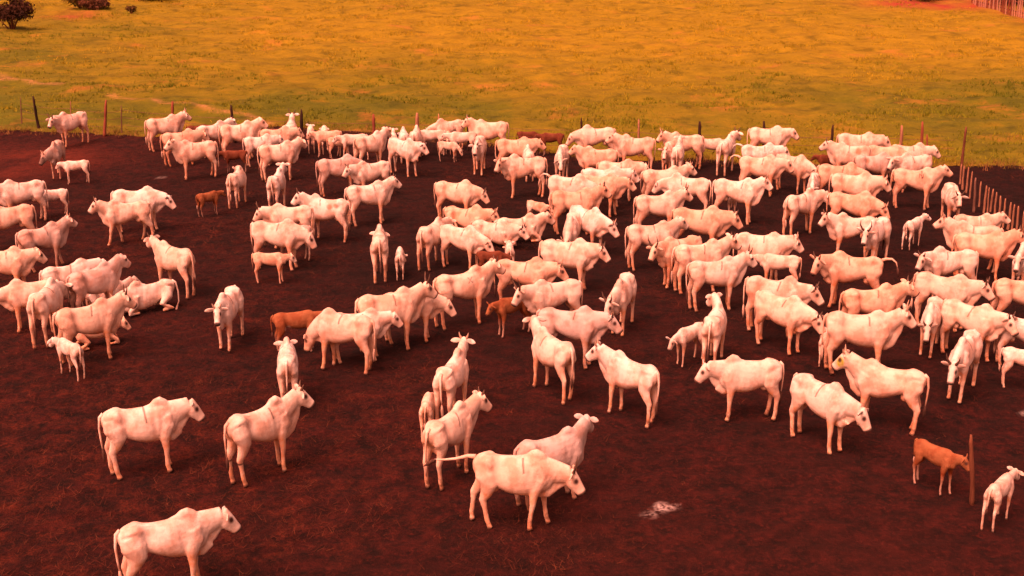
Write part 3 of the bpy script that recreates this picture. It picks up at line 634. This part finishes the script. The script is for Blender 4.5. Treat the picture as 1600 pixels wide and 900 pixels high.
def build_body(rnd, calf, head, yaw, horn, pose, voxel, label):
    b = MB(); lying = pose == 'x'; N = 20
    thin = rnd.uniform(0, 1); fat = 1.03 - .20 * thin if not calf else .78
    drop = .53 if lying else 0.0
    topz = 0.0
    bend = R(rnd.uniform(-9, 9))
    def bx(p):          # gentle sideways curve of the spine
        p = np.array(p, float); p[1] += bend * 0.30 * (p[0] ** 2); return p
    rings = []
    ridge = rnd.uniform(.92, 1.12) if not calf else 1.1
    for (x, zt, zb, w, fz, ex) in TORSO:
        if calf: zb = zb + (zt - zb) * .22
        else: zb += .025 + (.105 * thin - .02) * math.exp(-((x + .25) / .35) ** 2) - .015 * math.exp(-((x - .3) / .3) ** 2); zt -= .022 * thin * math.exp(-((x + .05) / .25) ** 2)
        zt -= drop; zb -= drop; zc = zb + (zt - zb) * (fz if not calf else .48); w *= fat; rg = []
        for j in range(N):
            q = 2 * math.pi * j / N; cs, sn = math.cos(q), math.sin(q)
            e = ex * ridge if sn > 0 else 2.2
            y = w * math.copysign(abs(cs) ** (2 / 2.2), cs); z = (zt - zc if sn > 0 else zc - zb) * math.copysign(abs(sn) ** (2 / e * .9), sn)
            rg.append(bx((x, y, zc + z)))
        rings.append(rg)
    b.ring_loft(rings)
    hp = rnd.uniform(.45, 1.05)
    if not calf:
        hh = .075 * hp
        b.tube([bx(q) for q in ((.10, 0, 1.22 - drop), (.24, 0, 1.24 - drop), (.34, 0, 1.255 + hh * .55 - drop), (.42, 0, 1.265 + hh * .8 - drop), (.50, 0, 1.235 + hh * .4 - drop), (.62, 0, 1.13 - drop))],
               [(.05, .05), (.07, .07), (.085, .10), (.085, .105), (.09, .11), (.09, .10)], (0, 1, 0), 14)
        for s in (1, -1):
            b.tube([bx(q) for q in ((-.40, s * .13, 1.16 - drop), (-.50, s * .175 * fat, 1.215 - drop), (-.60, s * .155, 1.195 - drop), (-.79, s * .075, 1.13 - drop))], [.045, .050, .045, .045], (0, 1, 0), 10)
    else:
        b.ellipsoid(bx((.42, 0, 1.25 - drop)), (.15, .06, .06))
    # legs
    lt = (1.10 if not calf else .95) * rnd.uniform(.95, 1.06)
    def leg(pts, rad, dx, s):
        q = []; zt = pts[0][2]
        for p in pts: q.append(bx((p[0] + dx * (1 - max(p[2], 0) / zt), p[1] * s, p[2])))
        b.tube(q, [(r[0] * lt, r[1] * lt) for r in rad], (0, 1, 0), 12)
    if not lying:
        st = .24 if pose in 'wv' else .06
        for s in (1, -1):
            a = rnd.uniform(-.05, .05) + s * st * rnd.uniform(.6, 1); c = rnd.uniform(-.04, .04) - s * st * rnd.uniform(.6, 1)
            leg([(.47, .125, 1.08), (.52, .145, .90), (.46, .15, .73), (.465, .15, .60), (.48, .15, .45), (.475, .15, .31), (.48, .15, .14), (.495, .15, .075), (.515, .15, 0)],
                [(.07, .15), (.088, .150), (.078, .115), (.060, .078), (.050, .057), (.036, .041), (.041, .047), (.036, .041), (.048, .058)], a, s)
            leg([(-.58, .11, 1.12), (-.57, .15, .95), (-.54, .155, .79), (-.62, .155, .64), (-.705, .15, .51), (-.685, .15, .36), (-.67, .15, .15), (-.65, .15, .08), (-.63, .15, 0)],
                [(.09, .20), (.112, .205), (.098, .160), (.068, .108), (.047, .074), (.038, .046), (.041, .048), (.037, .042), (.048, .058)], c, s)
    else:
        for s in (1, -1):
            b.tube([bx(p) for p in ((.48, s * .14, .50), (.50, s * .17, .30), (.74, s * .20, .13), (.78, s * .20, .07), (.55, s * .18, .055), (.42, s * .17, .05))], [.11, .085, .06, .05, .036, .04], (0, 1, .2), 10)
            b.tube([bx(p) for p in ((-.56, s * .13, .55), (-.50, s * .24, .38), (-.26, s * .31, .20), (-.48, s * .33, .10), (-.62, s * .33, .07), (-.42, s * .34, .05), (-.26, s * .34, .045))], [.17, .15, .085, .06, .045, .036, .042], (0, 1, .2), 10)
    # neck and head
    np_, hp_ = HEADP[head]; np_ = R(np_ + rnd.uniform(-4, 4)); hp_ = R(hp_ + rnd.uniform(-6, 6)); yw = R(yaw + rnd.uniform(-4, 4))
    nl = .45 if not calf else .37
    B0 = bx((.46, 0, 1.02 - drop)); d1 = sphdir(.25 * yw, np_ * .5 + R(8)); d2 = sphdir(.75 * yw, np_)
    P1 = B0 + d1 * .26; Pk = P1 + d2 * (nl - .10)
    pts = []; rad = []; cf = .80 if calf else rnd.uniform(.95, 1.08)
    for t in np.linspace(0, 1, 6):
        p = (1 - t) ** 2 * B0 + 2 * t * (1 - t) * P1 + t * t * Pk; pts.append(p)
        rad.append((np.interp(t, [0, .4, 1], [.175, .135, .105]) * cf, np.interp(t, [0, .35, .7, 1], [.295, .240, .190, .152]) * cf))
    latn = np.array((-math.sin(.6 * yw), math.cos(.6 * yw), 0.)); b.tube(pts, rad, latn, 14)
    hd = sphdir(yw * 1.1, hp_); lat = np.array((-math.sin(yw * 1.1), math.cos(yw * 1.1), 0.)); up = np.cross(hd, lat)
    hs = .92 if not calf else .82
    O = Pk + up * .035 + hd * .02
    prof = [(-.08, .06, .08), (-.03, .098, .125), (.04, .114, .152), (.11, .117, .158), (.18, .106, .150), (.25, .091, .132), (.31, .084, .116), (.365, .086, .106), (.405, .083, .096), (.428, .066, .076)]
    rings = []
    for (s, w, h) in prof:
        c = O + hd * s * hs + up * (.108 - h) * hs * .85
        rings.append([c + (lat * w * math.copysign(abs(math.cos(q)) ** .8, math.cos(q)) + up * h * math.copysign(abs(math.sin(q)) ** .9, math.sin(q))) * hs for q in np.arange(16) * 2 * math.pi / 16])
    b.ring_loft(rings)
    # dewlap: thin hanging fold from throat to brisket
    if not calf:
        dl = rnd.uniform(.8, 1.3); dn = unit(np.cross(unit(pts[3] - pts[1]), latn)); dn = -dn if dn[2] > 0 else dn
        b.tube([pts[5] + dn * .10, pts[4] + dn * .15, pts[3] + dn * (.17 + .05 * dl), pts[2] + dn * (.20 + .06 * dl), bx((.72, 0, .80 - drop - .05 * dl)), bx((.62, 0, .64 - drop)), bx((.42, 0, .60 - drop))],
               [(.040, .07), (.036, .10), (.034, .13), (.036, .15), (.045, .16), (.06, .11), (.06, .06)], latn, 10)
        if not lying and rnd.random() < .5: b.ellipsoid(bx((-.42, 0, .70)), (.13, .11, .09))
    # fuse into one skin
    me = bpy.data.meshes.new("tmp"); me.from_pydata(b.v, [], b.f); o = bpy.data.objects.new("tmp", me); C.objects.link(o)
    md = o.modifiers.new("r", 'REMESH'); md.mode = 'VOXEL'; md.voxel_size = voxel; md.use_smooth_shade = True
    dg = bpy.context.evaluated_depsgraph_get(); dg.update()
    me2 = bpy.data.meshes.new_from_object(o.evaluated_get(dg)); bpy.data.objects.remove(o); bpy.data.meshes.remove(me)
    nv = len(me2.vertices); co = np.empty(nv * 3, np.float32); me2.vertices.foreach_get('co', co); co = co.reshape(-1, 3)
    ed = np.empty(len(me2.edges) * 2, np.int32); me2.edges.foreach_get('vertices', ed); ed = ed.reshape(-1, 2)
    deg = np.bincount(ed.ravel(), minlength=nv)[:, None]
    for it in range(56):
        acc = np.zeros_like(co)
        for k in range(3): acc[:, k] = np.bincount(ed[:, 0], co[ed[:, 1], k], nv) + np.bincount(ed[:, 1], co[ed[:, 0], k], nv)
        lam = .60 if it % 2 == 0 else -.57; co = co + lam * (acc / np.maximum(deg, 1) - co)
    # ribs and hollow flank, shallow relief along the barrel
    if not calf:
        x, y, z = co[:, 0], co[:, 1], co[:, 2] + drop
        m = np.exp(-((x - .05) / .26) ** 2) * np.exp(-((z - .95) / .20) ** 2) * (np.abs(y) > .1)
        sgn = np.sign(y); co[:, 1] += sgn * m * .0025 * thin * np.sin(x * 50 + z * 10)
        nk = np.exp(-((x - .72) / .16) ** 2) * np.exp(-((z - .80) / .22) ** 2) * (np.abs(y) > .02); co[:, 1] += sgn * nk * .0035 * np.sin(x * 60 - z * 34)
        fl = np.exp(-((x + .30) / .11) ** 2 - ((z - 1.09) / .12) ** 2); co[:, 1] -= sgn * fl * (.016 + .030 * thin) * (np.abs(y) > .08)
        sc = np.exp(-((x - .28) / .06) ** 2 - ((z - 1.0) / .2) ** 2); co[:, 1] -= sgn * sc * .014 * (np.abs(y) > .08)
    me2.vertices.foreach_set('co', co.ravel())
    # ears and tail join the same mesh
    e = MB()
    for s in (1, -1):
        base = O + lat * s * .085 * hs + up * .045 * hs - hd * .01; back = hd * rnd.uniform(-.5, .1); dr = np.array((0, 0, -rnd.uniform(.0, .40)))
        ax = unit(lat * s + back + dr); wv = unit(up * .45 + np.array((0, 0, .9)) + hd * .15); L = (.235 if not calf else .22) * rnd.uniform(.85, 1.15)
        e.tube([base + ax * L * t for t in (-.1, .15, .4, .7, .92, 1)], [(r * .135, .014) for r in (.14, .30, .42, .38, .20, .03)], wv, 8, 0.0)
    tl = []; t0 = bx((-.77, 0, 1.22 - drop)); sw = rnd.uniform(-.06, .06)
    if pose == 't': tl = [t0, t0 + (-.12, .04, .05), t0 + (-.27, .07, .06), t0 + (-.39, .09, -.01), t0 + (-.44, .10, -.14)]
    elif pose == 'v': tl = [t0, t0 + (-.16, .06, -.02), t0 + (-.42, .20, -.14), t0 + (-.66, .30, -.21), t0 + (-.86, .36, -.24)]
    elif lying: tl = [t0, t0 + (-.10, .02, -.06), t0 + (-.14, .08, -.30), t0 + (-.10, .16, -.55), t0 + (-.02, .22, -.62)]
    else: tl = [t0, t0 + (-.075, sw * .2, -.05), t0 + (-.11, sw * .6, -.25), t0 + (-.10, sw, -.48), t0 + (-.085, sw * 1.4, -.66)]
    if calf: tl = [t0 + (np.array(p) - t0) * .85 for p in tl]
    e.tube(tl, [.042, .034, .024, .019, .014], (0, 1, 0), 8)
    bm = bmesh.new(); bm.from_mesh(me2); vs_ = [bm.verts.new(p) for p in e.v]
    for f in e.f: bm.faces.new([vs_[i] for i in f]).smooth = True
    bm.to_mesh(me2); bm.free()
    nv = len(me2.vertices); co = np.empty(nv * 3, np.float32); me2.vertices.foreach_get('co', co); co = co.reshape(-1, 3)
    # pigment
    pig = np.zeros(nv)
    al = (co - O) @ hd / hs; rd_ = np.linalg.norm(co - O - np.outer(al * hs, hd), axis=1)
    pig = np.maximum(pig, np.clip((al - .355) / .035, 0, 1) * (rd_ < .16) * (.95 if not calf else .7))
    for s in (1, -1):
        eye = O + hd * .13 * hs + lat * s * .10 * hs + up * .05 * hs
        pig = np.maximum(pig, np.clip(1.7 - np.linalg.norm(co - eye, axis=1) / .042, 0, 1))
        eb = O + lat * s * .16 * hs + up * .04 * hs; pig = np.maximum(pig, np.clip(1.1 - np.linalg.norm(co - eb, axis=1) / .06, 0, .55) * (rnd.random() < .6))
    if not lying: pig = np.maximum(pig, np.clip((.052 - co[:, 2]) / .02, 0, 1) * .8)
    pig = np.maximum(pig, .75 * np.exp(-((co[:, 0] + .80) / .05) ** 2 - (co[:, 1] / .035) ** 2 - ((co[:, 2] + drop - 1.0) / .10) ** 2))
    if not calf:
        st_ = rnd.random(); x0 = rnd.uniform(.05, .22)
        if st_ < .62:
            for s in (1, -1):
                zt = 1.27 - drop
                ln = np.abs(co[:, 0] - x0 - .25 * (zt - co[:, 2] - .1) * rnd.choice((-1, .6))) / .017
                pig = np.maximum(pig, np.clip(1.5 - ln, 0, .68) * (co[:, 2] > zt - rnd.uniform(.15, .24)) * (co[:, 2] < zt - .01) * (co[:, 1] * s > 0))
    zz = co[:, 2] + (drop if lying else 0)
    dust_bounce = np.clip((.55 - zz) / .55, 0, 1) ** .8 * .8 + .95 * np.exp(-((co[:, 0] + .74) / .15) ** 2 - ((zz - .88) / .26) ** 2) * np.exp(-(co[:, 1] / .14) ** 2) + .75 * np.exp(-((zz - .60) / .12) ** 2) * (np.abs(co[:, 0]) < .6)
    dust_bounce += rnd.uniform(.15, .5) * np.clip((1.0 - zz) / .45, 0, 1)  # lower half tinted: dust plus painted soil bounce and underside shade
    dust_bounce += rnd.uniform(0, .35) * np.exp(-((co[:, 0] + .4) / .2) ** 2 - ((zz - 1.0) / .25) ** 2)
    grey = rnd.uniform(.2, .9) * (np.exp(-((co[:, 0] - .5) / .22) ** 2 - ((zz - 1.15) / .3) ** 2) * .8 + np.exp(-((co[:, 0] + .5) / .15) ** 2 - ((zz - 1.2) / .15) ** 2) * .5 + .15)
    lay = {'pig': pig, 'paint': np.zeros(nv), 'brown': np.zeros(nv), 'white': np.zeros(nv), 'mud': np.clip(np.clip((.42 - zz) / .3, 0, 1) * rnd.uniform(.25, .9) + rnd.uniform(0, .5) * np.exp(-((co[:, 0] + .66) / .12) ** 2 - ((zz - .85) / .25) ** 2), 0, 1)}
    for key, marks in MARKS.items():
        if key not in label: continue
        for (an, c, rd, stg) in marks:
            if an == 'N':
                m = (np.abs((co[:, 0] - .12) / .14 - (1.19 - co[:, 2]) / .14) < .16) * (np.abs(co[:, 2] - 1.12) < .07) * .8; an = 'pig'
            elif an == 'X':
                q = np.minimum(np.abs(co[:, 0] - .16 - (co[:, 2] - 1.12)), np.abs(co[:, 0] - .16 + (co[:, 2] - 1.12))); m = np.clip(1.6 - q / .016, 0, .6) * (np.abs(co[:, 2] - 1.12) < .065); an = 'pig'
            else:
                if isinstance(c, str): c = {'head': O + hd * .24 * hs, 'cheek': O + hd * .16 * hs + lat * .10, 'ear': O + lat * .18 * (1 if yaw < 0 else -1), 'eye': O + hd * .13 * hs + lat * .1 * (1 if yaw < 0 else -1)}[c]
                m = np.clip(1.35 - np.sqrt((((co - np.array(c)) / np.array(rd)) ** 2).sum(1)), 0, .6) / .6 * stg
            lay[an] = np.maximum(lay[an], m)
    lay['brown'] = np.maximum(lay['brown'], rnd.uniform(.25, .65) * np.exp(-((co[:, 0] + .80) / .07) ** 2 - (co[:, 1] / .07) ** 2 - ((co[:, 2] + drop - .90) / .20) ** 2))
    pig = lay['pig']
    if calf: lay['white'] = np.maximum(lay['white'], .35 * np.clip((.62 - zz) / .4, 0, 1))
    for nme, val in (('paint', lay['paint']), ('brown', lay['brown']), ('white', lay['white']), ('mud', lay['mud']), ('pig', pig), ('dust_bounce', np.clip(dust_bounce, 0, 1)), ('grey', np.clip(grey, 0, 1))):
        me2.attributes.new(nme, 'FLOAT', 'POINT').data.foreach_set('value', val.astype(np.float32))
    return me2, dict(O=O, hd=hd, lat=lat, up=up, hs=hs, tail=np.array(tl[-1]), tdir=unit(np.array(tl[-1]) - np.array(tl[-2])))

def add_horns(root, A, kind, rnd):
    O, hd, lat, up, hs = A['O'], A['hd'], A['lat'], A['up'], A['hs']; L = {1: .10, 2: .145, 3: .25}[kind] * rnd.uniform(.85, 1.2)
    back = rnd.uniform(-.35, .05); mat = M_HORN if rnd.random() < .6 else M_HORN_PALE
    vup = unit(up * .75 + np.array((0, 0, .6)) - hd * .25)
    for s in (1, -1):
        base = O + lat * s * .062 * hs + up * .075 * hs - hd * .03; k = rnd.uniform(.9, 1.1)
        out = lat * s
        if kind == 3: pts = [base, base + (out * .5 + vup * .45) * L * .45, base + (out * .58 + vup * .85) * L * .8, base + (out * .38 + vup * 1.25) * L * 1.05]
        else: pts = [base, base + (out * .40 + vup * .45) * L * .5 * k, base + (out * .60 + vup * .85 + hd * back * .4) * L * .8 * k, base + (out * .58 + vup * 1.2 + hd * back) * L * k]
        b = MB(); b.tube(pts, [.034, .029, .019, .005], hd, 8); mesh_obj("horn", b.v, b.f, mat, root)
def add_switch(root, A, dark, rnd, calf):
    t, d = A['tail'], A['tdir']; L = rnd.uniform(.22, .34) * (.7 if calf else 1); dn = unit(d + np.array((0, 0, -.5)))
    b = MB(); b.tube([t - d * .03, t + dn * L * .25, t + dn * L * .6, t + dn * L], [.016, .036, .034, .006], (0, 1, 0), 8)
    mesh_obj("tail_switch", b.v, b.f, M_SWITCH if dark else M_SWITCH_P, root)

for i, (x, y, ang, k, coat, head, yaw, horn, pose, label) in enumerate(HERD):
    rnd = random.Random(1000 + i); calf = k <= .82
    dist = math.hypot(x, y); vox = (.0165 if dist < 30 else .0195 if dist < 38 else .024 if dist < 48 else .028) / (k if calf else 1)
    root = empty("calf" if calf else "cow", (x, y, 0), R(ang)); root.scale = (k * .93 * rnd.uniform(.97, 1.03), k * rnd.uniform(.94, 1.05), k * 1.13 * rnd.uniform(.98, 1.02))
    tag(root, label, "calf" if calf else "cow", "calves in the corral" if calf else "cows in the corral")
    me, A = build_body(rnd, calf, head, yaw, horn, pose, vox, label)
    me.name = "body"; me.materials.clear(); me.materials.append(M_HIDE)
    ob = bpy.data.objects.new("body", me); C.objects.link(ob); ob.parent = root
    c = COAT[coat]; j = rnd.uniform(.93, 1.05); w = rnd.uniform(-.03, .03); ob.color = (min(c[0] * j, .88), c[1] * j * (1 - w), c[2] * j * (1 - 2 * w), 1)
    if horn: add_horns(root, A, horn, rnd)
    add_switch(root, A, rnd.random() < .55, rnd, calf)
